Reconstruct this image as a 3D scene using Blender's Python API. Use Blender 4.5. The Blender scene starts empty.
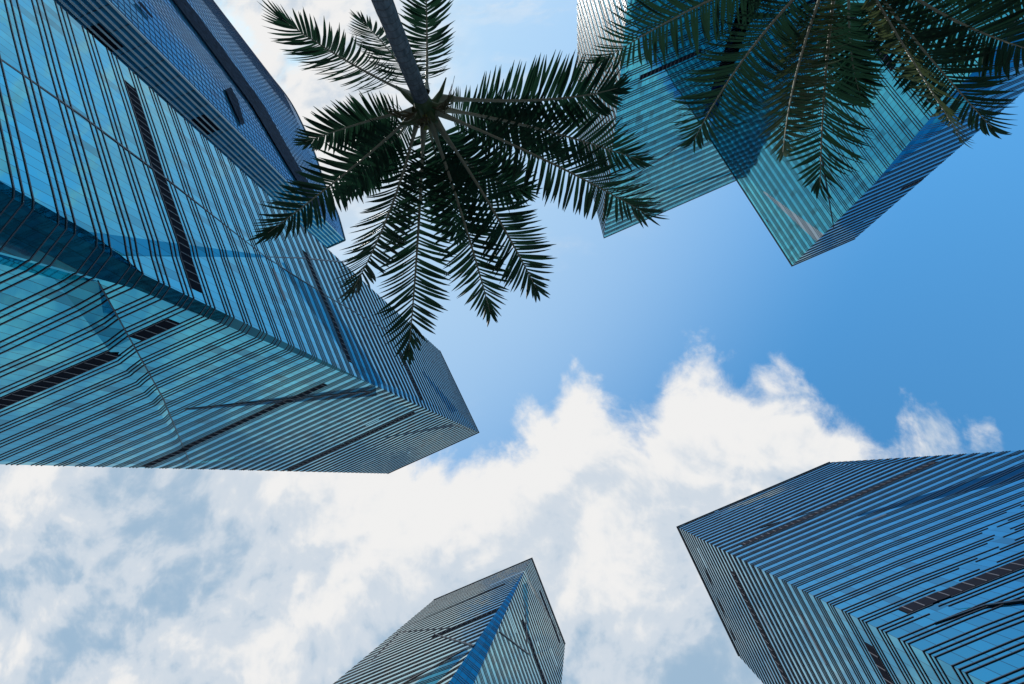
import bpy, bmesh, math, random
import numpy as np
from mathutils import Vector, Matrix
from mathutils.geometry import delaunay_2d_cdt

random.seed(7)
SC = bpy.context.scene
COL = SC.collection

# ------------------------------------------------------------------ camera
F, CX, CY = 500.0, 512.0, 342.0            # focal length in pixels of a 1024 wide frame
ZEN = (580.0, 478.0)                       # where the zenith falls in the frame
CAM = Vector((0, 0, 1.6))
up = Vector((ZEN[0]-CX, -(ZEN[1]-CY), -F)).normalized()
Xc = Vector((1, 0, 0)); Xc = (Xc - up*Xc.dot(up)).normalized()
Yc = up.cross(Xc)
ROT = Matrix((Xc, Yc, up))                 # camera space -> world space

def q(px, py):
    """horizontal offset per metre of height along the line of sight"""
    w = ROT @ Vector((px-CX, -(py-CY), -F))
    return Vector((w.x/w.z, w.y/w.z))

def at(px, py, h):
    """point h metres above the camera on the line of sight"""
    k = q(px, py)
    return Vector((k.x*h, k.y*h, CAM.z+h))

cd = bpy.data.cameras.new('camera'); cam = bpy.data.objects.new('camera', cd); COL.objects.link(cam)
cd.sensor_width = 36; cd.lens = F/1024*36; cd.clip_start = 0.05; cd.clip_end = 20000
cam.matrix_world = Matrix.Translation(CAM) @ ROT.to_4x4()
SC.camera = cam

# ------------------------------------------------------------------ sun, sky, exposure
sq = q(262, 62)
SUN = Vector((sq.x, sq.y, 1)).normalized()
ld = bpy.data.lights.new('sun', 'SUN'); ld.energy = 3.0; ld.angle = math.radians(0.5); ld.color = (1, .95, .87)
lo = bpy.data.objects.new('sun', ld); COL.objects.link(lo); lo.location = SUN*300
lo.rotation_euler = SUN.to_track_quat('Z', 'Y').to_euler()
SC.view_settings.view_transform = 'Standard'; SC.view_settings.look = 'None'
SC.view_settings.exposure = 0.45; SC.view_settings.gamma = 1
SC.view_settings.use_curve_mapping = False
SC.cycles.use_denoising = True
SC.cycles.max_bounces = 8; SC.cycles.glossy_bounces = 5
SC.cycles.sample_clamp_indirect = 6

class NT:
    """a small helper to write node trees"""
    def __init__(s, tree): s.t = tree; s.t.nodes.clear()
    def n(s, typ, **kw):
        nd = s.t.nodes.new(typ)
        ins = kw.pop('ins', {})
        for k, v in kw.items(): setattr(nd, k, v)
        for k, v in ins.items(): s.set(nd, k, v)
        return nd
    def set(s, nd, k, v):
        if hasattr(v, 'links') or isinstance(v, bpy.types.NodeSocket): s.t.links.new(v, nd.inputs[k])
        else: nd.inputs[k].default_value = v
    def m(s, op, a, b=0.0, c=0.0, clamp=False):
        nd = s.n('ShaderNodeMath', operation=op, use_clamp=clamp)
        for i, v in enumerate((a, b, c)): s.set(nd, i, v)
        return nd.outputs[0]
    def vm(s, op, a, b=(0, 0, 0)):
        nd = s.n('ShaderNodeVectorMath', operation=op)
        s.set(nd, 0, a); s.set(nd, 1, b); return nd.outputs[0]
    def step(s, v, lo, hi, a=0.0, b=1.0):
        nd = s.n('ShaderNodeMapRange', interpolation_type='SMOOTHSTEP')
        for k, x in zip(('Value', 'From Min', 'From Max', 'To Min', 'To Max'), (v, lo, hi, a, b)): s.set(nd, k, x)
        return nd.outputs[0]
    def mix(s, f, a, b, mode='MIX'):
        nd = s.n('ShaderNodeMix', data_type='RGBA', blend_type=mode)
        for i, v in ((0, f), (6, a), (7, b)): s.set(nd, i, v)
        return nd.outputs[2]
    def noise(s, vec, scale, detail=8, rough=.55, dist=0.0, out='Fac'):
        nd = s.n('ShaderNodeTexNoise', ins={'Scale': scale, 'Detail': detail, 'Roughness': rough, 'Distortion': dist})
        if vec is not None: s.set(nd, 'Vector', vec)
        return nd.outputs[out]

W = bpy.data.worlds.new('World'); SC.world = W; W.use_nodes = True
def sky():
    t = NT(W.node_tree)
    g = t.n('ShaderNodeTexCoord').outputs['Generated']
    s = t.n('ShaderNodeSeparateXYZ', ins={0: g})
    zc = t.m('MAXIMUM', s.outputs[2], .06)
    X = t.m('DIVIDE', s.outputs[0], zc); Y = t.m('DIVIDE', s.outputs[1], zc)
    P = t.n('ShaderNodeCombineXYZ', ins={0: X, 1: Y}).outputs[0]
    nish = t.n('ShaderNodeTexSky', sky_type='NISHITA', sun_disc=False)
    nish.sun_elevation = math.asin(SUN.z); nish.sun_rotation = math.atan2(SUN.x, SUN.y)
    nish.air_density = 1.0; nish.dust_density = .7; nish.ozone_density = 2.2
    blue = t.mix(1.0, nish.outputs[0], (.62, 1.42, 1.62, 1), 'MULTIPLY')
    blue0 = blue
    # far edge of the big cloud bank over the plan of the sky
    pts = [(-60, 60), (120, 150), (230, 230), (330, 310), (400, 400), (445, 440), (490, 428), (520, 415), (548, 392), (570, 364), (592, 374), (612, 402), (640, 414), (658, 392), (672, 354), (695, 344), (715, 364), (742, 382), (765, 366), (790, 362), (812, 384), (840, 402), (870, 422), (888, 412), (905, 412), (930, 436), (1000, 448), (1035, 540), (1090, 720), (1200, 900)]
    Q = [q(*p) for p in pts]
    x0, x1 = Q[0].x, Q[-1].x; y0, y1 = min(a.y for a in Q)-.02, max(a.y for a in Q)+.02
    fc = t.n('ShaderNodeFloatCurve')
    cv = fc.mapping.curves[0]
    u = [((a.x-x0)/(x1-x0), (a.y-y0)/(y1-y0)) for a in Q]
    cv.points[0].location = u[0]; cv.points[1].location = u[-1]
    for p in u[1:-1]: cv.points.new(*p)
    fc.mapping.update()
    t.set(fc, 'Value', t.m('DIVIDE', t.m('SUBTRACT', X, x0), x1-x0, clamp=True))
    yb = t.m('MULTIPLY_ADD', fc.outputs[0], y1-y0, y0)
    # billows
    warp = t.noise(P, 2.1, 3, .5, out='Color')
    Pw = t.vm('ADD', P, t.vm('SCALE', t.vm('SUBTRACT', warp, (.5, .5, .5)), (0, 0, 0)))
    sc_ = Pw.node; 
    wv = t.n('ShaderNodeVectorMath', operation='SCALE'); t.set(wv, 0, t.vm('SUBTRACT', warp, (.5, .5, .5))); wv.inputs[3].default_value = .22
    Pw = t.vm('ADD', P, wv.outputs[0])
    n1 = t.noise(Pw, 4.2, 14, .60)
    n2 = t.noise(t.vm('ADD', P, (3.1, 1.7, 0)), 2.15, 10, .55, .3)
    n3 = t.noise(t.vm('ADD', Pw, (7.3, 4.1, 0)), 1.25, 6, .5)
    d = t.m('SUBTRACT', Y, yb)
    f = t.m('ADD', d, t.m('MULTIPLY', t.m('SUBTRACT', n1, .51), .40))
    f = t.m('ADD', f, t.m('MULTIPLY', t.m('SUBTRACT', n3, .5), .08))
    n5 = t.noise(Pw, 13, 8, .6)
    f2 = t.m('ADD', f, t.m('MULTIPLY', t.m('SUBTRACT', n5, .5), .22))
    bank = t.step(f2, -.01, .10)
    # holes inside the bank
    hole = t.step(t.m('ADD', n2, t.m('MULTIPLY', n1, .25)), .78, .86)
    bank = t.m('MULTIPLY', bank, t.m('SUBTRACT', 1, t.m('MULTIPLY', hole, .15)))
    # bright veil round the sun
    sn = t.n('ShaderNodeVectorMath', operation='DOT_PRODUCT'); t.set(sn, 0, g); sn.inputs[1].default_value = SUN
    ca = sn.outputs['Value']
    veil = t.m('MULTIPLY', t.step(ca, .925, .99), t.step(t.m('ADD', n1, t.m('MULTIPLY', n2, .5)), .45, .75))
    glow = t.step(ca, .55, 1.0)
    blue = t.mix(t.m('MULTIPLY', t.step(ca, .45, .98), .85), blue, (2.7, 3.6, 4.6, 1))
    # faint high streaks
    st = t.noise(t.vm('MULTIPLY', Pw, (1.2, 3.0, 1)), 2.4, 9, .62)
    thin = t.m('MULTIPLY', t.m('MULTIPLY', t.step(st, .50, .80), .5), t.step(ca, .70, .90))
    thin = t.m('MAXIMUM', thin, t.m('MULTIPLY', t.m('MULTIPLY', t.step(Y, -1.0, -1.35), t.step(st, .47, .62)), .85))
    # far low cloud all round
    low = t.m('MULTIPLY', t.step(zc, .70, .52), t.step(t.m('ADD', t.m('MULTIPLY', n3, .6), t.m('MULTIPLY', n2, .4)), .46, .60))
    a = t.m('MAXIMUM', t.m('MAXIMUM', bank, veil), t.m('MAXIMUM', thin, t.m('MULTIPLY', low, .8)))
    # cloud brightness: bright rims, greyer thick bellies
    n6 = t.noise(t.vm('ADD', Pw, (1.3, 8.8, 0)), 6.5, 10, .6)
    thick = t.m('ADD', t.m('MULTIPLY', t.step(f, .05, .60), .62), t.m('MULTIPLY', t.m('SUBTRACT', n2, .53), 3.2))
    # billows are brighter on the side towards the sun
    ds = Vector((sq.x+.1, sq.y-.3, 0)).normalized()*.055
    n1s = t.noise(t.vm('ADD', Pw, ds), 4.2, 5, .55); n1c = t.noise(Pw, 4.2, 5, .55)
    n2s = t.noise(t.vm('ADD', Pw, ds*.45), 10, 6, .6); n2c = t.noise(Pw, 10, 6, .6)
    rel = t.m('ADD', t.m('MULTIPLY', t.m('SUBTRACT', n1s, n1c), 2.9), t.m('MULTIPLY', t.m('SUBTRACT', n2s, n2c), 1.2))
    thick = t.m('ADD', thick, t.m('MULTIPLY', t.m('SUBTRACT', n6, .5), 1.1))
    thick = t.m('ADD', thick, t.m('ADD', rel, .10))
    thick = t.step(thick, -.35, 1.25)
    thick = t.m('MULTIPLY', thick, t.m('SUBTRACT', 1, t.m('MULTIPLY', glow, .25)), clamp=True)
    cc = t.mix(t.step(thick, .0, .45), (4.95, 4.93, 4.90, 1), (3.55, 3.95, 4.4, 1))
    cc = t.mix(t.step(thick, .45, 1.0), cc, (1.9, 2.75, 3.65, 1))
    col = t.mix(a, blue, cc)
    bg = t.n('ShaderNodeBackground', ins={'Color': col, 'Strength': .13})
    out = t.n('ShaderNodeOutputWorld'); t.t.links.new(bg.outputs[0], out.inputs[0])
sky()

# ------------------------------------------------------------------ materials
def mat(name):
    m = bpy.data.materials.new(name); m.use_nodes = True
    t = NT(m.node_tree)
    out = t.n('ShaderNodeOutputMaterial'); b = t.n('ShaderNodeBsdfPrincipled')
    t.t.links.new(b.outputs[0], out.inputs[0])
    return m, t, b, out

def glass_mat(name, tint, pane=(1.5, 4.0), tilt=.012, joint=.7, edge=(.88, .96, 1, 1), coat=.16, metal=1.0):
    m, t, b, out = mat(name)
    uv = t.n('ShaderNodeUVMap', uv_map='pane').outputs[0]
    s = t.n('ShaderNodeSeparateXYZ', ins={0: uv})
    u = t.m('DIVIDE', s.outputs[0], pane[0]); v = t.m('DIVIDE', s.outputs[1], pane[1])
    cell = t.n('ShaderNodeCombineXYZ', ins={0: t.m('FLOOR', u), 1: t.m('FLOOR', v)}).outputs[0]
    wn = t.n('ShaderNodeTexWhiteNoise', noise_dimensions='2D'); t.set(wn, 'Vector', cell)
    # every pane sits a hair out of true
    nz = t.n('ShaderNodeNewGeometry').outputs['Normal']
    w2 = t.noise(t.n('ShaderNodeTexCoord').outputs['Object'], .35, 2, .5, out='Color')
    off = t.vm('ADD', t.vm('SUBTRACT', wn.outputs['Color'], (.5, .5, .5)), t.vm('SUBTRACT', w2, (.5, .5, .5)))
    sc = t.n('ShaderNodeVectorMath', operation='SCALE'); t.set(sc, 0, off); sc.inputs[3].default_value = tilt
    nn = t.vm('NORMALIZE', t.vm('ADD', nz, sc.outputs[0]))
    t.set(b, 'Normal', nn)
    fu = t.m('FRACT', u)
    line = t.m('MULTIPLY', t.m('LESS_THAN', t.m('ABSOLUTE', t.m('SUBTRACT', fu, .5)), .472), 1.0)
    var = t.m('MULTIPLY_ADD', wn.outputs['Value'], .22, .89)
    var = t.m('MULTIPLY', var, t.step(t.n('ShaderNodeSeparateColor', ins={0: wn.outputs['Color']}).outputs[2], .90, .95, 1.0, .66))
    c = t.mix(1.0, tint, t.n('ShaderNodeCombineColor', ins={0: var, 1: var, 2: var}).outputs[0], 'MULTIPLY')
    c = t.mix(t.m('MULTIPLY', t.m('SUBTRACT', 1, line), joint), c, (.02, .03, .04, 1))
    t.set(b, 'Base Color', c)
    b.inputs['Metallic'].default_value = metal; b.inputs['Roughness'].default_value = .03
    b.inputs['Specular Tint'].default_value = edge
    b.inputs['Coat Weight'].default_value = coat; b.inputs['Coat IOR'].default_value = 1.9; b.inputs['Coat Roughness'].default_value = .03
    return m

def plain(name, col, rough=.5, metal=0.0, var=.15, scale=3.0, bump=0.0):
    m, t, b, out = mat(name)
    co = t.n('ShaderNodeTexCoord').outputs['Object']
    n = t.noise(co, scale, 6, .6)
    k = t.m('MULTIPLY_ADD', n, 2*var, 1-var)
    t.set(b, 'Base Color', t.mix(1.0, (*col, 1), t.n('ShaderNodeCombineColor', ins={0: k, 1: k, 2: k}).outputs[0], 'MULTIPLY'))
    b.inputs['Roughness'].default_value = rough; b.inputs['Metallic'].default_value = metal
    if rough > .9: b.inputs['Specular IOR Level'].default_value = .1
    if bump:
        bp = t.n('ShaderNodeBump', ins={'Height': n, 'Strength': bump, 'Distance': .02}); t.set(b, 'Normal', bp.outputs[0])
    return m

M = {
    'glass': glass_mat('coated_blue_glass', (.046, .395, .53, 1)),
    'dark_reflection_glass': glass_mat('deep_reflection_tint_glass', (.014, .095, .14, 1), coat=.1, edge=(.3, .5, .65, 1)),  # dark reflections of the tilted facets, put into the tint
    'mid_reflection_glass': glass_mat('blue_reflection_tint_glass', (.03, .25, .36, 1), coat=.1, edge=(.4, .65, .85, 1)),  # duller blue reflections of folds and chamfers, painted as a tint
    'navy': glass_mat('dark_blue_glass', (.06, .34, .58, 1), (.75, 2.0), .02, .4, (.16, .42, .70, 1), 0, .45),
    'fin': plain('dark_bronze_fin', (.05, .057, .08), .4, .5, .2, .2),
    'pale': plain('pale_aluminium_and_glint', (.70, .74, .78), .5, .1, .1, .2),  # metal of the ribs, also colours the painted cloud glint
    'louvre': plain('black_louvre', (.006, .009, .02), .95, 0, .3, .5),
    'plant': plain('speckled_plant_louvre', (.028, .04, .07), .95, 0, 1.6, 1.1),
    'seam': plain('dark_seam_cover', (.02, .03, .05), .4, .5, .1, .2),
    'bar': plain('grey_louvre_bar', (.12, .12, .15), .5, .4),
    'navyrib': plain('dark_blue_rib', (.02, .07, .16), .35, .5, .15, .2),
    'roof': plain('roof_concrete', (.3, .3, .3), .9, 0, .2),
    'coping': plain('coping_metal', (.06, .075, .09), .4, .6, .1, .2),
    'plaza': plain('plaza_granite', (.10, .10, .10), .8, 0, .2, 1.5),
}
def leaf_mat(name, c, tr, frac):
    m, t, b, out = mat(name)
    co = t.n('ShaderNodeTexCoord').outputs['Object']
    n = t.noise(co, 2.5, 5, .6); n2 = t.noise(co, 30, 3, .6)
    col = t.mix(t.step(n, .35, .7), (*[x*.7 for x in c], 1), (*[x*1.5 for x in c], 1))
    col = t.mix(t.m('MULTIPLY', t.step(n2, .62, .75), .35), col, (.16, .13, .05, 1))
    t.set(b, 'Base Color', col); b.inputs['Roughness'].default_value = .42
    b.inputs['Specular IOR Level'].default_value = .10
    trn = t.n('ShaderNodeBsdfTranslucent', ins={'Color': (*tr, 1)})
    mx = t.n('ShaderNodeMixShader', ins={0: frac})
    t.t.links.new(b.outputs[0], mx.inputs[1]); t.t.links.new(trn.outputs[0], mx.inputs[2]); t.t.links.new(mx.outputs[0], out.inputs[0])
    return m
M['leaf'] = leaf_mat('palm_leaflet', (.008, .032, .024), (.03, .11, .06), .14)
M['lit_leaf'] = leaf_mat('sunlit_olive_palm_leaflet', (.03, .052, .025), (.12, .17, .07), .2)  # olive of the sunlit fronds is put into the leaflet colour
M['rib'] = plain('palm_midrib', (.27, .28, .22), .5, 0, .2, 6)
M['sheath'] = plain('palm_sheath', (.07, .12, .05), .45, 0, .3, 5)
M['stalk'] = plain('dry_flower_stalk', (.10, .085, .045), .7, 0, .3, 6)
M['bract'] = plain('palm_bract', (.22, .24, .06), .5, 0, .3, 5)
def trunk_mat():
    m, t, b, out = mat('palm_trunk_bark')
    co = t.n('ShaderNodeTexCoord').outputs['Object']
    s = t.n('ShaderNodeSeparateXYZ', ins={0: co})
    z = t.m('ADD', t.m('MULTIPLY', s.outputs[2], 7.5), t.m('MULTIPLY', t.noise(co, 3, 4), .7))
    ring = t.step(t.m('ABSOLUTE', t.m('SUBTRACT', t.m('FRACT', z), .5)), .0, .09, 0, 1)
    n = t.noise(t.vm('MULTIPLY', co, (1, 1, .35)), 14, 8, .65)
    c = t.mix(t.step(n, .3, .7), (.08, .10, .13, 1), (.18, .21, .26, 1))
    c = t.mix(t.m('MULTIPLY', t.m('SUBTRACT', 1, ring), .65), c, (.07, .065, .06, 1))
    t.set(b, 'Base Color', c); b.inputs['Roughness'].default_value = .85
    h = t.m('ADD', t.m('MULTIPLY', ring, .6), n)
    bp = t.n('ShaderNodeBump', ins={'Height': h, 'Strength': .6, 'Distance': .02}); t.set(b, 'Normal', bp.outputs[0])
    return m
M['trunk'] = trunk_mat()

# ------------------------------------------------------------------ object helpers
def obj(name, verts, faces, m, parent=None, uvs=None, smooth=False):
    me = bpy.data.meshes.new(name); me.from_pydata([tuple(v) for v in verts], [], faces)
    if uvs is not None:
        lay = me.uv_layers.new(name='pane')
        idx = np.zeros(len(me.loops), dtype=np.int32); me.loops.foreach_get('vertex_index', idx)
        lay.data.foreach_set('uv', np.asarray(uvs, dtype=np.float32)[idx].ravel())
    me.materials.append(m)
    if smooth: me.polygons.foreach_set('use_smooth', [True]*len(me.polygons))
    me.update()
    o = bpy.data.objects.new(name, me); COL.objects.link(o)
    if parent is not None:
        o.parent = parent; o.matrix_parent_inverse = Matrix.Identity(4)
        me.transform(Matrix.Translation(-parent.location))
    return o

def thing(name, label, cat, loc, group=None):
    o = bpy.data.objects.new(name, None); COL.objects.link(o); o.location = loc
    o['label'] = label; o['category'] = cat
    if group: o['group'] = group
    return o

class MB:
    def __init__(s): s.v = []; s.f = []; s.uv = []
    def add(s, vs, fs, uv=None):
        k = len(s.v); s.v += [tuple(v) for v in vs]; s.f += [tuple(i+k for i in f) for f in fs]
        if uv: s.uv += uv
    def bar(s, A, B, n, depth, h, caps=True):
        """a rail along A-B standing out from the wall by depth along n, h tall"""
        n = n*depth; z = Vector((0, 0, h))
        s.add([A, B, B+n, A+n, A+z, B+z, B+n+z, A+n+z], [(0, 1, 2, 3), (7, 6, 5, 4), (3, 2, 6, 7)] + ([(0, 3, 7, 4), (1, 5, 6, 2)] if caps else []))
    def build(s, name, m, parent=None, **k):
        return obj(name, s.v, s.f, m, parent, s.uv or None, **k) if s.v else None

E1 = Vector((math.cos(math.radians(-22.3)), math.sin(math.radians(-22.3)), 0))
E2 = Vector((-E1.y, E1.x, 0))

# ------------------------------------------------------------------ tower builder
class Face:
    """one facade: wall from plan point A to B, outward normal n, up to height H"""
    def __init__(s, A, B, n, H):
        s.A = A; s.L = (B-A).length; s.e = (B-A).normalized(); s.n = n; s.H = H
        s.left = [(0, 0.0), (H, 0.0)]; s.right = [(0, 0.0), (H, 0.0)]     # chamfer cuts (z, inset)
        s.cre = []          # crease polylines [(s, z, displacement)]
        s.bands = []        # (s0, s1, z, height)
        s.dark = []         # (material, polygon) facets with a dark or bright reflection put into their colour
        s.seams = []        # picture polylines (x, y, width) of raised joint covers
        s.gaps = []         # (s0, z0, s1, z1, width): slanting lines of missing fins
    def sz(s, px, py):
        k = q(px, py); d = Vector((k.x, k.y, 0))
        t = s.A.dot(s.n)/d.dot(s.n)
        return ((d*t - s.A).dot(s.e), CAM.z+t)
    def p(s, a, z, d=0.0):
        return s.A + s.e*a + s.n*d + Vector((0, 0, z))
    def cut(s, poly, z):
        for (z0, a), (z1, b) in zip(poly, poly[1:]):
            if z <= z1: return a + (b-a)*(z-z0)/(z1-z0)
        return poly[-1][1]
    def tin(s):
        vs, disp, es = [], [], []
        L = [(x, z) for z, x in s.left]; R = [(s.L-x, z) for z, x in s.right]
        ring = L + R[::-1]
        for x, z in ring: vs.append(Vector((x, z))); disp.append(0.0)
        for pl in s.cre:
            prev = None
            for x, z, d in pl:
                i = next((k for k, v in enumerate(vs) if (v-Vector((x, z))).length < .05), None)
                if i is None: vs.append(Vector((x, z))); disp.append(d); i = len(vs)-1
                if prev is not None: es.append((prev, i))
                prev = i
        o = delaunay_2d_cdt(vs, es, [list(range(len(ring)))], 1, 1e-5)
        V = o[0]; T = o[2]; D = []
        for i, v in enumerate(V):
            ids = o[3][i]; D.append(disp[ids[0]] if ids else 0.0)
        s.V, s.D, s.T = V, D, T
    def slice(s, z):
        segs = []
        for f in s.T:
            c = []
            for i, j in zip(f, list(f[1:])+[f[0]]):
                a, b = s.V[i], s.V[j]
                if (a.y-z)*(b.y-z) < 0:
                    k = (z-a.y)/(b.y-a.y); c.append((a.x+(b.x-a.x)*k, s.D[i]+(s.D[j]-s.D[i])*k))
            if len(c) == 2: segs.append(sorted(c))
        pts = sorted({(round(x, 3), round(d, 3)) for sg in segs for x, d in sg})
        out = []
        for p_ in pts:
            if not out or p_[0]-out[-1][0] > .02: out.append(p_)
        return out

def clip(pts, lo, hi):
    out = []
    def ev(x):
        for (a, d), (b, e) in zip(pts, pts[1:]):
            if a <= x <= b: return d+(e-d)*(x-a)/(b-a)
        return pts[0][1] if x < pts[0][0] else pts[-1][1]
    lo = max(lo, pts[0][0]); hi = min(hi, pts[-1][0])
    if hi-lo < .05: return []
    return [(lo, ev(lo))] + [p for p in pts if lo+.02 < p[0] < hi-.02] + [(hi, ev(hi))]

def tower(name, label, corners, H, floor=4.0, depth=.11, fin_h=.12, offs=(0, .2, .42), cut=None, setup=None, z_min=6.0, gapiness=1.0, fin_mat='fin', corner_mat='glass'):
    """corners: plan points in order; setup(faces) adds creases, louvre bands; cut: {corner index: [(z, inset before, inset after)]}"""
    c0 = sum(corners, Vector((0, 0, 0)))/len(corners)
    root = thing(name, label, 'skyscraper', c0, 'faceted glass office towers')
    rnd = random.Random(name+label)
    N = len(corners); faces = []
    for i in range(N):
        A, B = corners[i], corners[(i+1) % N]
        e = (B-A).normalized(); n = Vector((e.y, -e.x, 0))
        if n.dot(A-c0) < 0: n = -n
        faces.append(Face(A, B, n, H))
    cut = cut or {}
    for ci, prof in cut.items():
        faces[(ci-1) % N].right = [(z, a) for z, a, b in prof]
        faces[ci].left = [(z, b) for z, a, b in prof]
    if setup: setup(faces)
    zs = []
    k = 1
    while k*floor < H-1.0:
        for o in offs: zs.append((k, k*floor+o*floor, offs.index(o)))
        k += 1
    for f in faces:
        f.tin()
        g = MB()
        g.add([f.p(v.x, v.y, d) for v, d in zip(f.V, f.D)], f.T, [(v.x+.001, v.y-.01) for v in f.V])
        # consistent outward winding
        for i, t in enumerate(g.f):
            a, b, c = (Vector(g.v[j]) for j in t[:3])
            if (b-a).cross(c-a).dot(f.n) < 0: g.f[i] = tuple(reversed(t))
        go = g.build('glass_wall', M['glass'], root)
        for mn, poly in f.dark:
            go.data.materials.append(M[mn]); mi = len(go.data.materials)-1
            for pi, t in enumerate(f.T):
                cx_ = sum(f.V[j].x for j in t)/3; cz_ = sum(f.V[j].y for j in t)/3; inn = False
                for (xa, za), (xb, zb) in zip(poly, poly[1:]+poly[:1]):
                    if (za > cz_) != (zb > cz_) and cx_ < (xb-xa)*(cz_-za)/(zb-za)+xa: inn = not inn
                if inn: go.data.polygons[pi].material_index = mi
        for sm in f.seams:
            sb = MB(); P = [(*f.sz(x, y), w) for x, y, w in sm]; ring = []
            for i, (x, z, w) in enumerate(P):
                a_, b_ = P[max(i-1, 0)], P[min(i+1, len(P)-1)]
                d = Vector((b_[0]-a_[0], b_[1]-a_[1])).normalized(); o = Vector((-d.y, d.x))*w*.5
                ring += [f.p(x+o.x, z+o.y, -.05), f.p(x+o.x, z+o.y, .13), f.p(x-o.x, z-o.y, .13), f.p(x-o.x, z-o.y, -.05)]
            k = len(P); sb.add(ring, [(4*i+j, 4*i+j+1, 4*i+j+5, 4*i+j+4) for i in range(k-1) for j in range(3)]+[(0, 1, 2, 3), (4*k-1, 4*k-2, 4*k-3, 4*k-4)])
            sb.build('facet_seam', M['seam'], root)
        fb = MB()
        for k, z, w in zs:
            if z < z_min or z > H-.6: continue
            pts = f.slice(z)
            if len(pts) < 2: continue
            if f.cut(f.right, z) < .03: pts.append((pts[-1][0]+depth, pts[-1][1]))
            # gaps
            holes = []
            for (s0, z0, s1, z1, gw, ww) in f.gaps:
                if min(z0, z1) <= z <= max(z0, z1) and w in ww:
                    x = s0+(s1-s0)*(z-z0)/(z1-z0); x = x+math.floor(rnd.random()*3)*1.5
                    holes.append((x-gw/2, x+gw/2))
            for (s0, s1, bz, bh, kk) in f.bands:
                if bz-.05 < z < bz+bh: holes.append((s0, s1))
            if w > 0 and rnd.random() < .02*gapiness:
                x = rnd.random()*f.L; holes.append((x, x+1.5*rnd.randint(1, 4)))
            lo = pts[0][0]; spans = []
            for a, b in sorted(holes):
                if a > lo: spans.append((lo, a))
                lo = max(lo, b)
            spans.append((lo, pts[-1][0]))
            for a, b in spans:
                pl = clip(pts, a, b)
                for (x0, d0), (x1, d1) in zip(pl, pl[1:]):
                    fb.bar(f.p(x0, z, d0-.02), f.p(x1, z, d1-.02), f.n, depth, fin_h)
            # short blank panels between two rails
            if w == 1 and rnd.random() < .07*gapiness and f.L > 8:
                x = rnd.random()*(f.L-8)+1
                pl = clip(f.slice(z+.01), x, x+1.5*rnd.randint(1, 5))
                for (x0, d0), (x1, d1) in zip(pl, pl[1:]):
                    fb.bar(f.p(x0, z+fin_h+.01, d0-.02), f.p(x1, z+fin_h+.01, d1-.02), f.n, .1, floor*(offs[-1]-offs[1])-fin_h-.02 if len(offs) > 2 else .5)
        fb.build('sunshade_rails', M[fin_mat], root)
        for (s0, s1, bz, bh, kk) in f.bands:
            pl = clip(f.slice(bz+.013), s0, s1); p_ = MB(); b_ = MB()
            for (x0, d0), (x1, d1) in zip(pl, pl[1:]):
                p_.bar(f.p(x0, bz, d0-.02), f.p(x1, bz, d1-.02), f.n, .12, bh)
            if not pl: continue
            pn = p_.build('louvre_panel', M['louvre'], root)
            x = math.ceil(s0/1.5)*1.5
            while x < s1:
                c = clip(pl, x, x+.12)
                if c: b_.bar(f.p(c[0][0], bz+.05, c[0][1]+.09), f.p(c[-1][0], bz+.05, c[-1][1]+.09), f.n, .07, bh-.1)
                x += 1.5
            if b_.v:
                b = b_.build('louvre_grid', M['bar'], None); b.data.transform(Matrix.Translation(-root.location)); b.parent = pn
    # chamfered corners
    for ci, prof in cut.items():
        f0, f1 = faces[(ci-1) % N], faces[ci]
        n = (f0.n+f1.n).normalized()
        g = MB(); fb = MB()
        for (za, a0, b0), (zb, a1, b1) in [(prof[i], prof[i+1]) for i in range(len(prof)-1)]:
            if a0+b0 < .02 and a1+b1 < .02: continue
            p = [f0.p(f0.L-a0, za), f1.p(b0, za), f1.p(b1, zb), f0.p(f0.L-a1, zb)]
            w0, w1 = (p[1]-p[0]).length, (p[2]-p[3]).length
            fs = [(0, 1, 2), (0, 2, 3)]; uv = [(0, za), (w0, za), (w1, zb), (0, zb)]
            g.add(p, fs, uv)
            for k, z, w in zs:
                if z < z_min or not (za < z <= zb): continue
                t = (z-za)/(zb-za)
                A = p[0].lerp(p[3], t); B = p[1].lerp(p[2], t)
                if (A-B).length < .1: continue
                nn = Vector(((B-A).y, -(B-A).x, 0)).normalized()
                if nn.dot(n) < 0: nn = -nn
                e = (B-A).normalized()
                A = A - nn*.02; B = B - nn*.02
                # mitre with the neighbouring rails
                z_ = Vector((0, 0, fin_h))
                o0 = A + f0.n*depth; o1 = B + f1.n*depth
                fb.add([A, B, o1, o0, A+z_, B+z_, o1+z_, o0+z_], [(0, 1, 2, 3), (7, 6, 5, 4), (3, 2, 6, 7)])
        for i, t in enumerate(g.f):
            a, b, c = (Vector(g.v[j]) for j in t)
            if (b-a).cross(c-a).dot(n) < 0: g.f[i] = tuple(reversed(t))
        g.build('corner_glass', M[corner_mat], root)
        fb.build('corner_sunshade', M[fin_mat], root)
    # roof and coping
    top = [Vector((c.x, c.y, H-1.5)) for c in corners]
    o = obj('roof', top, [tuple(range(N))], M['roof'], root)
    cp = MB()
    for i, f in enumerate(faces):
        A = f.p(0, H-.25); B = f.p(f.L+.2, H-.25)
        cp.bar(A, B, f.n, .2, .45)
        cp.add([f.p(0, H+.2, .2), f.p(f.L, H+.2, .2), f.p(f.L, H+.2, -.3), f.p(0, H+.2, -.3), f.p(0, H-1.5, -.3), f.p(f.L, H-1.5, -.3)], [(0, 1, 2, 3), (3, 2, 5, 4)])
    cp.build('coping', M['coping'], root)
    return root, faces

def corner(px, py, H):
    k = q(px, py); t = H-CAM.z
    return Vector((k.x*t, k.y*t, 0))

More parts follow.
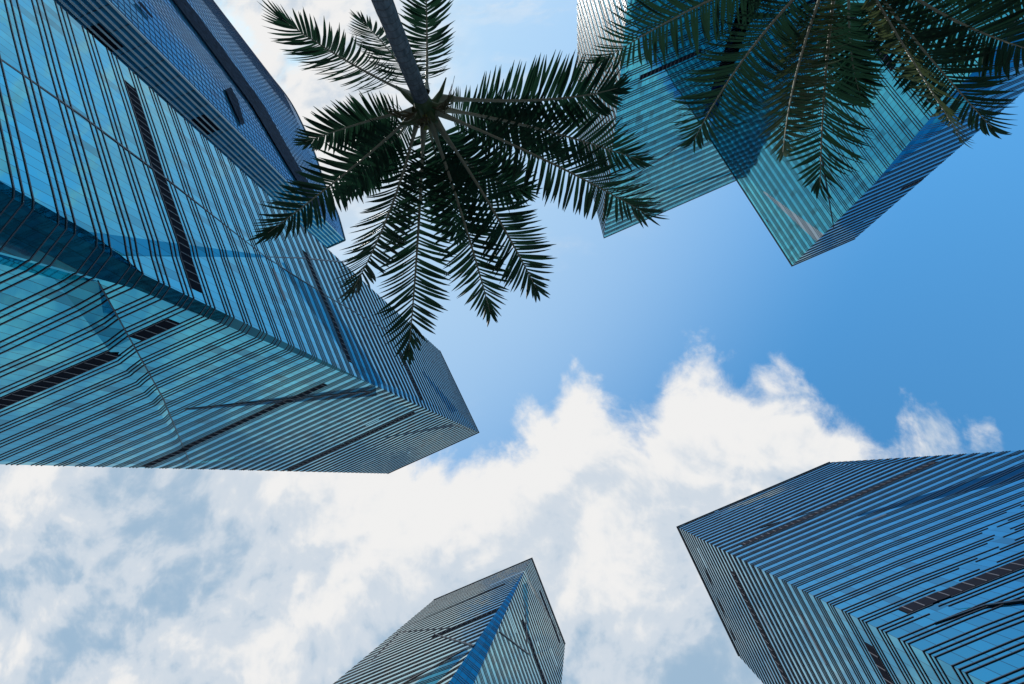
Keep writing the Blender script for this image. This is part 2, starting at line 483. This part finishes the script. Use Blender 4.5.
def snap(f, p0, p1, floor=4.0, lo=.46, h=.52):
    """a louvre band between two picture points, set between two rail groups"""
    (s0, z0), (s1, z1) = f.sz(*p0), f.sz(*p1)
    if s0 > s1: s0, s1 = s1, s0
    k = round(((z0+z1)/2 - (lo+h/2)*floor)/floor)
    f.bands.append((s0, s1, k*floor+lo*floor, h*floor, k))

# ------------------------------------------------------------------ ground
G = 3000
gp = obj('plaza', [(-G, -G, 0), (G, -G, 0), (G, G, 0), (-G, G, 0)], [(0, 1, 2, 3)], M['plaza']); gp['kind'] = 'structure'

# ------------------------------------------------------------------ the five faceted towers
def strip(f, t0, t1, b0, b1, d0, d1):
    """a narrow tilted facet let into the wall: flush along t0-t1, standing out by d0..d1 along b0-b1"""
    f.cre += [[(*t0, 0), (*t1, 0)], [(*b0, d0), (*b1, d1)]]

# big tower filling the left of the picture
HL = 250.0
C = corner(479, 432.5, HL)
D = corner(388, 473.5, HL); B_ = corner(440, 351, HL)
cl = [B_, C, D, D + B_ - C]       # face 0 looks right, face 1 looks down the picture
def setup_left(f):
    a, b = f[0], f[1]
    # face 0: a shallow folded star of facets
    K = a.sz(374, 386); Q_ = a.sz(266, 256)
    Z1 = f[0].H
    c1 = a.sz(117, 233); c2 = a.sz(120, 255)
    def clampL(p, face): return (min(p[0], face.L-face.cut(face.right, p[1])-.3), p[1])
    def inside(f, p): 
        s_, z_ = f.sz(*p); return (min(max(s_, f.cut(f.left, z_)+.25), f.L-f.cut(f.right, z_)-.25), z_)
    a.cre = [[(*a.sz(150, 165), .0), (*a.sz(258, 250), .10)], [(*a.sz(275, 262), .10), (*a.sz(330, 300), .03)]]
    strip(a, inside(a, (122, 256)), a.sz(264, 257.5), inside(a, (86, 233)), a.sz(262, 255), .30, .10)
    strip(a, a.sz(281, 263), inside(a, (366, 385)), a.sz(284, 262.5), inside(a, (383, 384)), .05, .35)
    strip(a, a.sz(422, 372), a.sz(451, 413), a.sz(423, 371), a.sz(457, 411), .02, .45)
    b.cre += [[(*inside(b, (98, 281)), 0), (*b.sz(130, 340), 0), (*b.sz(164, 400), 0), (*b.sz(190, 463), 0)],
              [(*inside(b, (54, 277)), .25), (*b.sz(108, 345), .75), (*b.sz(157, 405), .6), (*b.sz(183, 465), .15)]]
    strip(b, b.sz(185, 409), inside(b, (371, 391)), b.sz(185, 410.5), inside(b, (377, 397)), -.02, -.30)
    strip(b, b.sz(385, 437), b.sz(452, 424), b.sz(385, 438), b.sz(455, 427), -.02, -.35)
    snap(a, (124, 80), (190, 287)); snap(a, (312, 258), (350, 362)); snap(a, (398, 350), (420, 400), h=.3)
    snap(b, (-60, 418), (108, 347)); snap(b, (122, 334), (163, 317)); snap(b, (135, 466), (322, 383)); snap(b, (290, 470), (415, 413), h=.45)
    a.seams = [[(-20, 46, .30), (80, 115, .28), (170, 182, .25), (265, 257, .22), (330, 298, .2), (390, 332, .2)], [(265, 257, .12), (300, 258, .3), (343, 262, .35)]]
    b.seams = [[(98, 281, .1), (164, 400, .12), (190, 463, .12)], [(185, 409, .1), (371, 391, .3)]]
    a.dark = [('mid_reflection_glass', [a.sz(*p) for p in ((100, 231), (262, 254.5), (264, 258), (124, 259), (60, 235))]),
              ('mid_reflection_glass', [a.sz(*p) for p in ((280, 262), (284, 261), (392, 382), (362, 388))]), ('mid_reflection_glass', [a.sz(*p) for p in ((421, 372), (424, 371), (459, 410), (450, 415))])]
    b.dark = [('mid_reflection_glass', [b.sz(*p) for p in ((50, 272), (103, 276), (126, 332), (104, 336))]),
              ('dark_reflection_glass', [b.sz(*p) for p in ((184, 408), (374, 388), (382, 397), (184, 412))]), ('dark_reflection_glass', [b.sz(*p) for p in ((384, 436), (455, 422), (460, 427), (384, 439))])]
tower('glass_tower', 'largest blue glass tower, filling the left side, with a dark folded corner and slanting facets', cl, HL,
      cut={1: [(0, 8.2, 11.5), (50, 1.15, 1.61), (118, 0, 0), (HL, 0, 0)]}, setup=setup_left, corner_mat='dark_reflection_glass', depth=.11, fin_h=.12)

# right tower
HR = 192.0
C = corner(677, 527, HR)
cr = [C + E2*42, C, C + E1*57, C + E1*57 + E2*42]       # face 0 looks left, face 1 looks up the picture
def setup_right(f):
    a, b = f[0], f[1]
    snap(b, (902, 611), (1080, 537)); snap(b, (742, 545), (935, 463)); snap(a, (733, 572), (790, 690), h=.7); snap(a, (878, 650), (905, 700))
    strip(b, b.sz(858, 515), b.sz(1060, 453), b.sz(858, 516.5), b.sz(1060, 466), -.02, -.7)
    strip(b, b.sz(705, 516), b.sz(840, 465.5), b.sz(705, 518), b.sz(865, 467), .1, .5)
    strip(b, b.sz(950, 608), b.sz(1050, 597), b.sz(950, 610), b.sz(1050, 602), .01, -.12)
    b.gaps = [(*b.sz(905, 632), *b.sz(1015, 495), 2.2, (0,)), (*b.sz(912, 630), *b.sz(1018, 495), 3.0, (1,)), (*b.sz(925, 622), *b.sz(1030, 495), 2.2, (2,))]
    b.dark = [('dark_reflection_glass', [b.sz(*p) for p in ((854, 516), (1064, 450), (1064, 469), (854, 518))])]
    b.seams = [[(935, 624, .08), (985, 606, .3), (1030, 600, .4), (1080, 594, .5)], [(760, 528, .15), (850, 500, .2)]]
    a.seams = [[(700, 556, .1), (735, 640, .2)]]
tower('glass_tower', 'blue glass tower at lower right with a sharp corner and striped grey left side', cr, HR, setup=setup_right, depth=.095, fin_h=.11)

# small tower at the bottom
HB = 240.0
C = corner(532, 558, HB)
cb = [C + E2*36, C, C - E1*47.5, C - E1*47.5 + E2*36]
def setup_bottom(f):
    a, b = f[0], f[1]
    strip(b, b.sz(515, 579), b.sz(455, 616), b.sz(519, 584), b.sz(455, 618), .5, .02)
    strip(b, b.sz(436, 634), b.sz(474, 644), b.sz(436, 635.5), b.sz(474, 647), .02, -.3)
    strip(b, b.sz(405, 690), b.sz(466, 648), b.sz(425, 690), b.sz(468, 651), -.6, -.1)
    strip(a, a.sz(522, 585), a.sz(527, 640), a.sz(526, 583), a.sz(529, 640), .5, .1)
    strip(a, a.sz(500, 630), a.sz(530, 655), a.sz(499, 632), a.sz(530, 656), -.1, -.1)
    b.seams = [[(434, 634, .25), (474, 646, .5)], [(405, 627, .15), (505, 584, .3)], [(372, 660, .2), (400, 632, .2), (450, 628, .2)], [(392, 690, .9), (464, 650, .5)]]
    a.seams = [[(500, 632, .2), (530, 655, .3)], [(524, 584, .2), (527, 645, .5)]]
    b.dark = [('mid_reflection_glass', [b.sz(*p) for p in ((400, 692), (465, 647), (469, 652), (428, 692))])]
    a.dark = [('mid_reflection_glass', [a.sz(*p) for p in ((521, 585), (526, 582), (530, 641), (526, 641))])]
    snap(b, (430, 640), (500, 607), h=.6); snap(a, (522, 620), (545, 690), h=.6); snap(a, (540, 590), (560, 640), h=.7)
tower('glass_tower', 'smallest glass tower at the bottom edge, its corner sliced by a blue chamfer', cb, HB, setup=setup_bottom, corner_mat='mid_reflection_glass',
      cut={1: [(0, 10.5, 6.8), (95, 3.6, 2.33), (208, 0, 0), (HB, 0, 0)]}, depth=.085, fin_h=.14)

# tower at upper right, in front
HU = 200.0
C = corner(792, 266, HU)
cu = [C - E2*69, C, C + E1*27, C + E1*27 - E2*69]       # face 0 looks left
def setup_upper(f):
    a, b = f[0], f[1]
    strip(a, a.sz(764, 191), a.sz(826, 236), a.sz(763, 192), a.sz(818, 243), .02, .6)
    strip(a, a.sz(826, 170), a.sz(838, 226), a.sz(824, 170), a.sz(833, 229), -.05, -.3)
    a.dark = [('pale', [a.sz(*p) for p in ((762, 189), (829, 236), (816, 245), (762, 194))])]  # bright cloud reflection painted on as a pale strip
    a.seams = [[(822, 160, .4), (834, 229, .15)]]
    snap(a, (840, 20), (900, 60)); snap(a, (1000, 25), (1030, 60))
    snap(b, (900, 190), (960, 165), h=.4)
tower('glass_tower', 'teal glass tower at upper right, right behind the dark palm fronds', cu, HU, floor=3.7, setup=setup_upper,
      cut={1: [(0, 3, 14), (110, 2, 9.3), (142, 0, 0), (HU, 0, 0)]}, corner_mat='mid_reflection_glass', depth=.11, fin_h=.12)

# tower behind it
HA = 266.0
C = corner(604, 238, HA)
D = corner(578, 137, HA)
ca_ = [D, C, C + E1*100, D + E1*100]
def setup_behind(f):
    a, b = f[0], f[1]
    strip(b, b.sz(630, 179), b.sz(688, 139), b.sz(630, 180.5), b.sz(690, 142), .02, -.4)
    strip(b, b.sz(655, 192), b.sz(735, 170), b.sz(655, 194), b.sz(735, 174), -.1, -.4)
    b.seams = [[(625, 182, .15), (688, 140, .45)]]
    b.dark = [('mid_reflection_glass', [b.sz(*p) for p in ((654, 191), (738, 168), (738, 175), (654, 195))])]
    snap(b, (640, 78), (700, 55)); snap(a, (600, 10), (615, 40), h=.4)
tower('glass_tower', 'pale striped tower at top centre with a narrow silvery side, between the two palms', ca_, HA, floor=5.2, setup=setup_behind, depth=.17, fin_h=.18)

# ------------------------------------------------------------------ the curved dark blue tower
def curved_tower():
    H = 150.0
    edge = [(345, 240), (337, 212), (325, 185), (316, 157), (305, 130), (290, 101), (270, 75), (240, 38), (203, 0), (165, -40)]
    raw = [corner(x, y, H) for x, y in edge]
    # smooth the curved plan
    pl = []
    for i in range(len(raw)-1):
        p0 = raw[max(i-1, 0)]; p1 = raw[i]; p2 = raw[i+1]; p3 = raw[min(i+2, len(raw)-1)]
        for k in range(8):
            t = k/8
            pl.append(.5*((2*p1)+(p2-p0)*t+(2*p0-5*p1+4*p2-p3)*t*t+(3*p1-p0-3*p2+p3)*t**3))
    pl.append(raw[-1])
    C = raw[0]
    back = pl[-1] - E1*20; far = C - E1*70
    root = thing('curved_tower', 'dark blue tower with a curved side and pale upright ribs, behind the largest tower', 'skyscraper', (C+far)/2)
    cen = (C+far+back)/3
    # curved side
    g = MB(); fb = MB(); rb = MB(); s = 0
    for i in range(len(pl)-1):
        A, B = pl[i], pl[i+1]; w = (B-A).length
        g.add([A, B, B+Vector((0, 0, H)), A+Vector((0, 0, H))], [(3, 2, 1, 0)], [(s, 0), (s+w, 0), (s+w, H), (s, H)]); s += w
        n = Vector(((B-A).y, -(B-A).x, 0)).normalized()
        if n.dot(A-cen) < 0: n = -n
        # floor rails
        for k in range(3, int(H/1.4)):
            z = k*1.4
            if z < 8: continue
            fb.bar(A+Vector((0, 0, z)), B+Vector((0, 0, z)), n, .06, .05, False)
        # upright ribs
        m = max(1, int(w/.9))
        for j in range(m):
            P = A.lerp(B, (j+.5)/m); e = (B-A).normalized()*.03; h = Vector((0, 0, H-6)); b0 = Vector((0, 0, 6))
            rb.add([P-e+b0, P-e+n*.08+b0, P+e+n*.08+b0, P+e+b0, P-e+h, P-e+n*.08+h, P+e+n*.08+h, P+e+h], [(0, 1, 5, 4), (1, 2, 6, 5), (2, 3, 7, 6)])
    g.build('glass_wall', M['navy'], root); fb.build('floor_rails', M['navyrib'], root); rb.build('upright_ribs', M['navyrib'], root)
    # plant floors: dark louvred bands let into the curved side
    def on_curve(px, py):
        k = q(px, py); best = None
        for A, B in zip(pl, pl[1:]):
            e = B-A; den = k.x*e.y-k.y*e.x
            if abs(den) < 1e-9: continue
            u = (k.x*-A.y + k.y*A.x)/den            # A+e*u on the ray
            if -.001 <= u <= 1.001:
                P = A+e*u; t = (P.x*k.x+P.y*k.y)/k.length_squared
                if t > 0 and (best is None or t < best[0]):
                    n = Vector((e.y, -e.x, 0)).normalized()
                    if n.dot(A-cen) < 0: n = -n
                    best = (t, P+n*.5+Vector((0, 0, min(CAM.z+t, H-1))))
        return best and best[1]
    def along(pts, m):
        out = []
        for (x0, y0), (x1, y1) in zip(pts, pts[1:]):
            out += [(x0+(x1-x0)*i/m, y0+(y1-y0)*i/m) for i in range(m)]
        return out+[pts[-1]]
    for up_, lo_ in ([[(338, 229), (318, 200), (296, 165), (262, 105), (216, 42), (184, 0), (170, -20)], [(333, 230), (311, 205), (287, 167), (250, 105), (203, 42), (171, 0), (157, -20)]],
                     [[(229, 88), (236, 100), (243, 124)], [(224, 90), (229, 102), (240, 126)]], [[(139, 3), (151, 18)], [(135, 3), (149, 19)]]):
        lb = MB(); prev = None
        for a_, b_ in zip(along(up_, 6), along(lo_, 6)):
            A, B = on_curve(*a_), on_curve(*b_)
            if A is None or B is None: prev = None; continue
            if prev: lb.add([prev[0], A, B, prev[1]], [(0, 1, 2, 3)])
            prev = (A, B)
        lb.build('plant_floor_louvres', M['plant'], root)
    # front with pale upright ribs
    f = Face(far, C, E2, H); f.tin()
    g = MB(); g.add([f.p(0, 0), f.p(f.L, 0), f.p(f.L, H), f.p(0, H)], [(0, 1, 2, 3) if f.e.cross(Vector((0, 0, 1))).dot(E2) > 0 else (3, 2, 1, 0)], [(0, 0), (f.L, 0), (f.L, H), (0, H)])
    g.build('glass_wall', M['navy'], root)
    rb = MB(); x = f.L-.1
    while x > 0:
        e = f.e*.16; P = f.p(x, 6); h = Vector((0, 0, H-7)); n = E2*.30
        rb.add([P-e, P-e+n, P+e+n, P+e, P-e+h, P-e+n+h, P+e+n+h, P+e+h], [(0, 1, 5, 4), (1, 2, 6, 5), (2, 3, 7, 6), (4, 5, 6, 7), (3, 2, 1, 0)]); x -= 1.2
    rb.build('pale_ribs', M['pale'], root)
    fr = MB()
    for k in range(2, int(H/4)):
        fr.bar(f.p(0, k*4.0), f.p(f.L, k*4.0), E2, .05, .12)
    fr.build('floor_rails', M['coping'], root)
    for x0, x1, z0 in ((f.L-9, f.L-4.3, 62), (f.L-6, f.L-2.6, 86), (f.L-10, f.L-6, 44)):
        p = MB(); p.bar(f.p(x0, z0), f.p(x1, z0), E2, .12, 5); p.build('louvre_panel', M['louvre'], root)
    # closing walls and roof
    g = MB(); hh = Vector((0, 0, H))
    for A, B in ((pl[-1], back), (back, far)):
        g.add([A, B, B+hh, A+hh], [(0, 1, 2, 3)], [(0, 0), ((B-A).length, 0), ((B-A).length, H), (0, H)])
    g.build('glass_wall', M['navy'], root)
    top = [Vector((p.x, p.y, H-1)) for p in pl]+[Vector((back.x, back.y, H-1)), Vector((far.x, far.y, H-1))]
    obj('roof', top, [tuple(range(len(top)))], M['roof'], root)
    cp = MB()
    ringp = [far]+pl+[back]
    for A, B in zip(ringp, ringp[1:]):
        n = Vector(((B-A).y, -(B-A).x, 0)).normalized()
        if n.dot(A-cen) < 0: n = -n
        cp.bar(A+Vector((0, 0, H-.3)), B+Vector((0, 0, H-.3)), n, .22, .6)
    cp.build('coping', M['coping'], root)
curved_tower()

# ------------------------------------------------------------------ palms
def bez(p0, p1, p2, t): return p0*(1-t)**2 + p1*2*t*(1-t) + p2*t*t

def frond(root, base, mid, tip, roll=0.0, wid=1.0, n=50, material='leaf', start=.16, rnd=random, droop=.22, vee=12, lw=1.0):
    """a feather leaf: a tapering midrib with two rows of folded leaflets"""
    ctrl = mid*2 - (base+tip)*.5
    L = 0; prev = base
    for i in range(1, 21):
        p = bez(base, ctrl, tip, i/20); L += (p-prev).length; prev = p
    up0 = Vector((0, 0, 1))
    def frame(t):
        T = (bez(base, ctrl, tip, min(t+.01, 1))-bez(base, ctrl, tip, max(t-.01, 0))).normalized()
        S = T.cross(up0)
        S = S.normalized() if S.length > .05 else Vector((1, 0, 0))
        Nn = S.cross(T).normalized()
        R = Matrix.Rotation(math.radians(roll), 3, T)
        return T, R @ S, R @ Nn
    # midrib
    v, f = [], []; K = 16; J = 6
    for i in range(K+1):
        t = i/K; T, S, Nn = frame(t); c = bez(base, ctrl, tip, t)
        r = .036*(1-t)**.8+.005 + (.05*max(0, 1-t/.12) if t < .12 else 0)
        for j in range(J):
            a = 2*math.pi*j/J; v.append(c+S*math.cos(a)*r+Nn*math.sin(a)*r*.75)
    for i in range(K):
        for j in range(J):
            f.append((i*J+j, i*J+(j+1) % J, (i+1)*J+(j+1) % J, (i+1)*J+j))
    mb = MB()
    for side in (-1, 1):
        for i in range(n):
            t = start+(1-start)*(i+.5+rnd.uniform(-.25, .25))/n
            u = (t-start)/(1-start)
            T, S, Nn = frame(t); c = bez(base, ctrl, tip, t)
            ll = wid*.72*(.50+.80*math.sin(math.pi*min(u*.74+.14, 1)))*(1-.18*max(0, u-.75)/.25)*rnd.uniform(.9, 1.06)
            if rnd.random() < .03: ll *= .6
            ang = math.radians(72-30*u**1.8-32*max(0, (u-.80)/.20)+rnd.uniform(-5, 5))
            ve = math.radians(vee+rnd.uniform(-7, 7))
            D = T*math.cos(ang)+(S*side*math.cos(ve)+Nn*math.sin(ve))*math.sin(ang)
            D.normalize()
            B = D.cross(Nn).normalized()          # blade width direction
            B = (B + Nn*rnd.uniform(-.35, .35)).normalized()
            w = .031*lw*rnd.uniform(.85, 1.15)*(.8+.4*math.sin(math.pi*u))
            dr = droop*rnd.uniform(.5, 1.4)
            tw = rnd.uniform(-.06, .06)
            seg = 5; vs = []
            for k in range(seg+1):
                x = k/seg
                c2 = c + D*ll*x - Vector((0, 0, 1))*dr*ll*x*x + T*tw*ll*x*x
                ww = w*(.55+.9*x if x < .35 else (.865+.135*math.sin((x-.35)*3))*(1-((x-.35)/.65)**2.2))+.002
                fold = Nn*ww*.35
                vs += [c2-B*ww+fold, c2, c2+B*ww+fold]
            fs = []
            for k in range(seg):
                a = k*3; fs += [(a, a+1, a+4, a+3), (a+1, a+2, a+5, a+4)]
            mb.add(vs, fs)
    o = mb.build('frond', M[material], root, smooth=True)
    m = obj('midrib', v, f, M['rib'], None, smooth=True); m.data.transform(Matrix.Translation(-root.location)); m.parent = o
    return o

def tube(pts, rad, J=20):
    v, f = [], []
    for i, (p, r) in enumerate(zip(pts, rad)):
        T = (pts[min(i+1, len(pts)-1)]-pts[max(i-1, 0)]).normalized()
        S = T.cross(Vector((0, 1, 0))).normalized(); N_ = S.cross(T)
        for j in range(J):
            a = 2*math.pi*j/J; v.append(p+S*math.cos(a)*r+N_*math.sin(a)*r)
    for i in range(len(pts)-1):
        for j in range(J):
            f.append((i*J+j, i*J+(j+1) % J, (i+1)*J+(j+1) % J, (i+1)*J+j))
    f.append(tuple(range(J))[::-1]); f.append(tuple((len(pts)-1)*J+j for j in range(J)))
    return v, f

def palm(label, crown, h, base_xy, fronds, seed, girth=1.0):
    rnd = random.Random(seed)
    top = at(*crown, h); girth *= .9
    foot = Vector((base_xy[0], base_xy[1], 0)) if base_xy else Vector((top.x, top.y, 0))
    root = thing('palm_tree', label, 'palm tree', foot)
    K = 40; pts, rad = [], []
    for i in range(K+1):
        t = i/K
        p = foot.lerp(top, t) + Vector((math.sin(t*3.1)*.06, math.sin(t*2.3)*.05, 0))
        pts.append(p); rad.append(girth*(.30*(1-t)**6+.215-.045*t) + .004*math.sin(i*2.1))
    v, f = tube(pts, rad); obj('trunk', v, f, M['trunk'], root, smooth=True)
    # crownshaft and old leaf bases
    c = pts[-1]
    v, f = tube([c+Vector((0, 0, z)) for z in (-.25, -.1, .15, .5, .9)], [girth*r for r in (.17, .20, .21, .16, .08)]); obj('crownshaft', v, f, M['sheath'], root, smooth=True)
    for i in range(7):
        a = 2*math.pi*i/7+rnd.uniform(-.3, .3); d = Vector((math.cos(a), math.sin(a), 0))
        b = c+d*.13*girth+Vector((0, 0, rnd.uniform(-.12, .1)))
        l = rnd.uniform(.3, .55)
        ps = [b, b+d*.14+Vector((0, 0, .12)), b+d*(.14+l*.5)+Vector((0, 0, .06)), b+d*(.14+l)+Vector((0, 0, -.12))]
        v, f = tube(ps, [.07, .075, .05, .012], 8); obj('leaf_base', v, f, M['bract'] if i == 2 else M['sheath'], root, smooth=True)
    # a drooping flower stalk of thin strands under the crown
    for i in range(3):
        a = math.radians((95, 150, 20)[i])+rnd.uniform(-.2, .2); d = Vector((math.cos(a), math.sin(a), 0)); st = MB()
        b = c+d*.15*girth
        for j in range(22):
            e = (d+Vector((rnd.uniform(-.6, .6), rnd.uniform(-.6, .6), 0))).normalized(); l = rnd.uniform(.35, .75)
            ps = [b, b+d*.12+Vector((0, 0, .02)), b+d*.15+e*l*.45+Vector((0, 0, -.10)), b+d*.15+e*l*.75+Vector((0, 0, -.15-l*.5))]
            v, f = tube(ps, [.016, .012, .008, .004], 5); st.add(v, f)
        st.build('flower_stalk', M['stalk'], root, smooth=True)
    for fr in fronds:
        (b, hb), (m, hm), (t, ht) = fr[:3]; kw = fr[3] if len(fr) > 3 else {}
        frond(root, at(*b, hb), at(*m, hm), at(*t, ht), rnd=rnd, **kw)
    return root

h = 8.2
palm('slender green palm with long grey trunk entering at the top left, beside the largest tower', (424, 104), h, None, [
    (((414, 96), h+.2), ((345, 60), h+.7), ((282, 19), h+.1), dict(roll=15, wid=.95)),
    (((426, 92), h+.3), ((427, 42), h+.8), ((425, -42), h+.2), dict(roll=0, wid=.8)),
    (((416, 94), h+.2), ((398, 62), h+.8), ((362, 20), h+.9), dict(roll=30, wid=.8)),
    (((414, 110), h+.2), ((365, 122), h+.5), ((305, 142), h-.2), dict(roll=-25, wid=.68)),
    (((414, 114), h+.2), ((352, 168), h+.3), ((268, 233), h-.3), dict(roll=-12, wid=.85)),
    (((418, 118), h+.3), ((392, 205), h+.6), ((353, 290), h-.2), dict(roll=10, wid=.9)),
    (((424, 120), h+.3), ((418, 235), h+.7), ((409, 350), h-.2), dict(roll=0, wid=.95)),
    (((430, 120), h+.3), ((462, 215), h+.8), ((490, 312), h+.1), dict(roll=-8, wid=.85)),
    (((434, 118), h+.3), ((490, 205), h+.7), ((536, 288), h+.0), dict(roll=8, wid=.9)),
    (((436, 112), h+.2), ((545, 160), h+.7), ((648, 215), h-.2), dict(roll=-5, wid=1.0)),
    (((438, 98), h+.2), ((540, 100), h+.7), ((618, 88), h-.1), dict(roll=42, wid=.9)),
    (((436, 108), h+.3), ((535, 128), h+1.0), ((640, 160), h+.5), dict(roll=25, wid=.85)),
    (((430, 112), h+.5), ((470, 165), h+1.3), ((525, 190), h+1.5), dict(roll=30, wid=.9)),
    (((426, 112), h+.5), ((440, 170), h+1.4), ((460, 235), h+1.6), dict(roll=-30, wid=.9)),
    (((432, 108), h+.5), ((490, 120), h+1.4), ((560, 150), h+1.7), dict(roll=30, wid=.8)),
    (((420, 108), h+.5), ((385, 150), h+1.3), ((345, 190), h+1.3), dict(roll=-20, wid=.8)),
], 3)

h = 8.6
palm('dark green palm hanging in at the top right, in front of the teal tower', (842, -48), h, None, [
    (((822, -40), h+.2), ((715, -2), h+.7), ((600, 62), h-.3), dict(lw=1.05, n=54, roll=-15, wid=1.2)),
    (((828, -36), h+.2), ((752, 48), h+.6), ((694, 140), h-.3), dict(lw=1.05, n=54, roll=5, wid=1.2)),
    (((838, -34), h+.3), ((826, 70), h+.6), ((820, 186), h-.3), dict(lw=1.05, n=54, roll=0, wid=1.2)),
    (((832, -34), h+.3), ((800, 60), h+.4), ((783, 152), h-.9), dict(lw=1.05, n=54, roll=35, wid=.85, material='lit_leaf')),
    (((856, -34), h+.2), ((900, 40), h+.5), ((962, 140), h-.9), dict(lw=1.05, n=54, roll=-20, wid=.8, material='lit_leaf')),
    (((856, -36), h+.3), ((915, 40), h+.9), ((992, 128), h+.2), dict(lw=1.05, n=54, roll=20, wid=1.0)),
    (((862, -40), h+.2), ((950, 18), h+.7), ((1050, 55), h-.1), dict(lw=1.05, n=54, roll=35, wid=1.1)),
    (((864, -46), h+.3), ((960, -25), h+.9), ((1070, 0), h+.4), dict(lw=1.05, n=54, roll=10, wid=1.0)),
    (((850, -36), h+.5), ((850, 40), h+1.5), ((860, 95), h+1.9), dict(lw=1.05, n=54, roll=0, wid=.9)),
    (((820, -50), h+.2), ((730, -50), h+.8), ((620, -40), h+.1), dict(lw=1.05, n=54, roll=-10, wid=.95)),
    (((830, -60), h+.2), ((770, -140), h+.8), ((700, -230), h+.1), dict(lw=1.05, n=54, roll=0, wid=.95)),
    (((845, -66), h+.2), ((850, -170), h+.8), ((850, -290), h+.1), dict(lw=1.05, n=54, roll=0, wid=.95)),
    (((860, -60), h+.2), ((930, -130), h+.8), ((1010, -220), h+.1), dict(lw=1.05, n=54, roll=0, wid=.95)),
], 11)
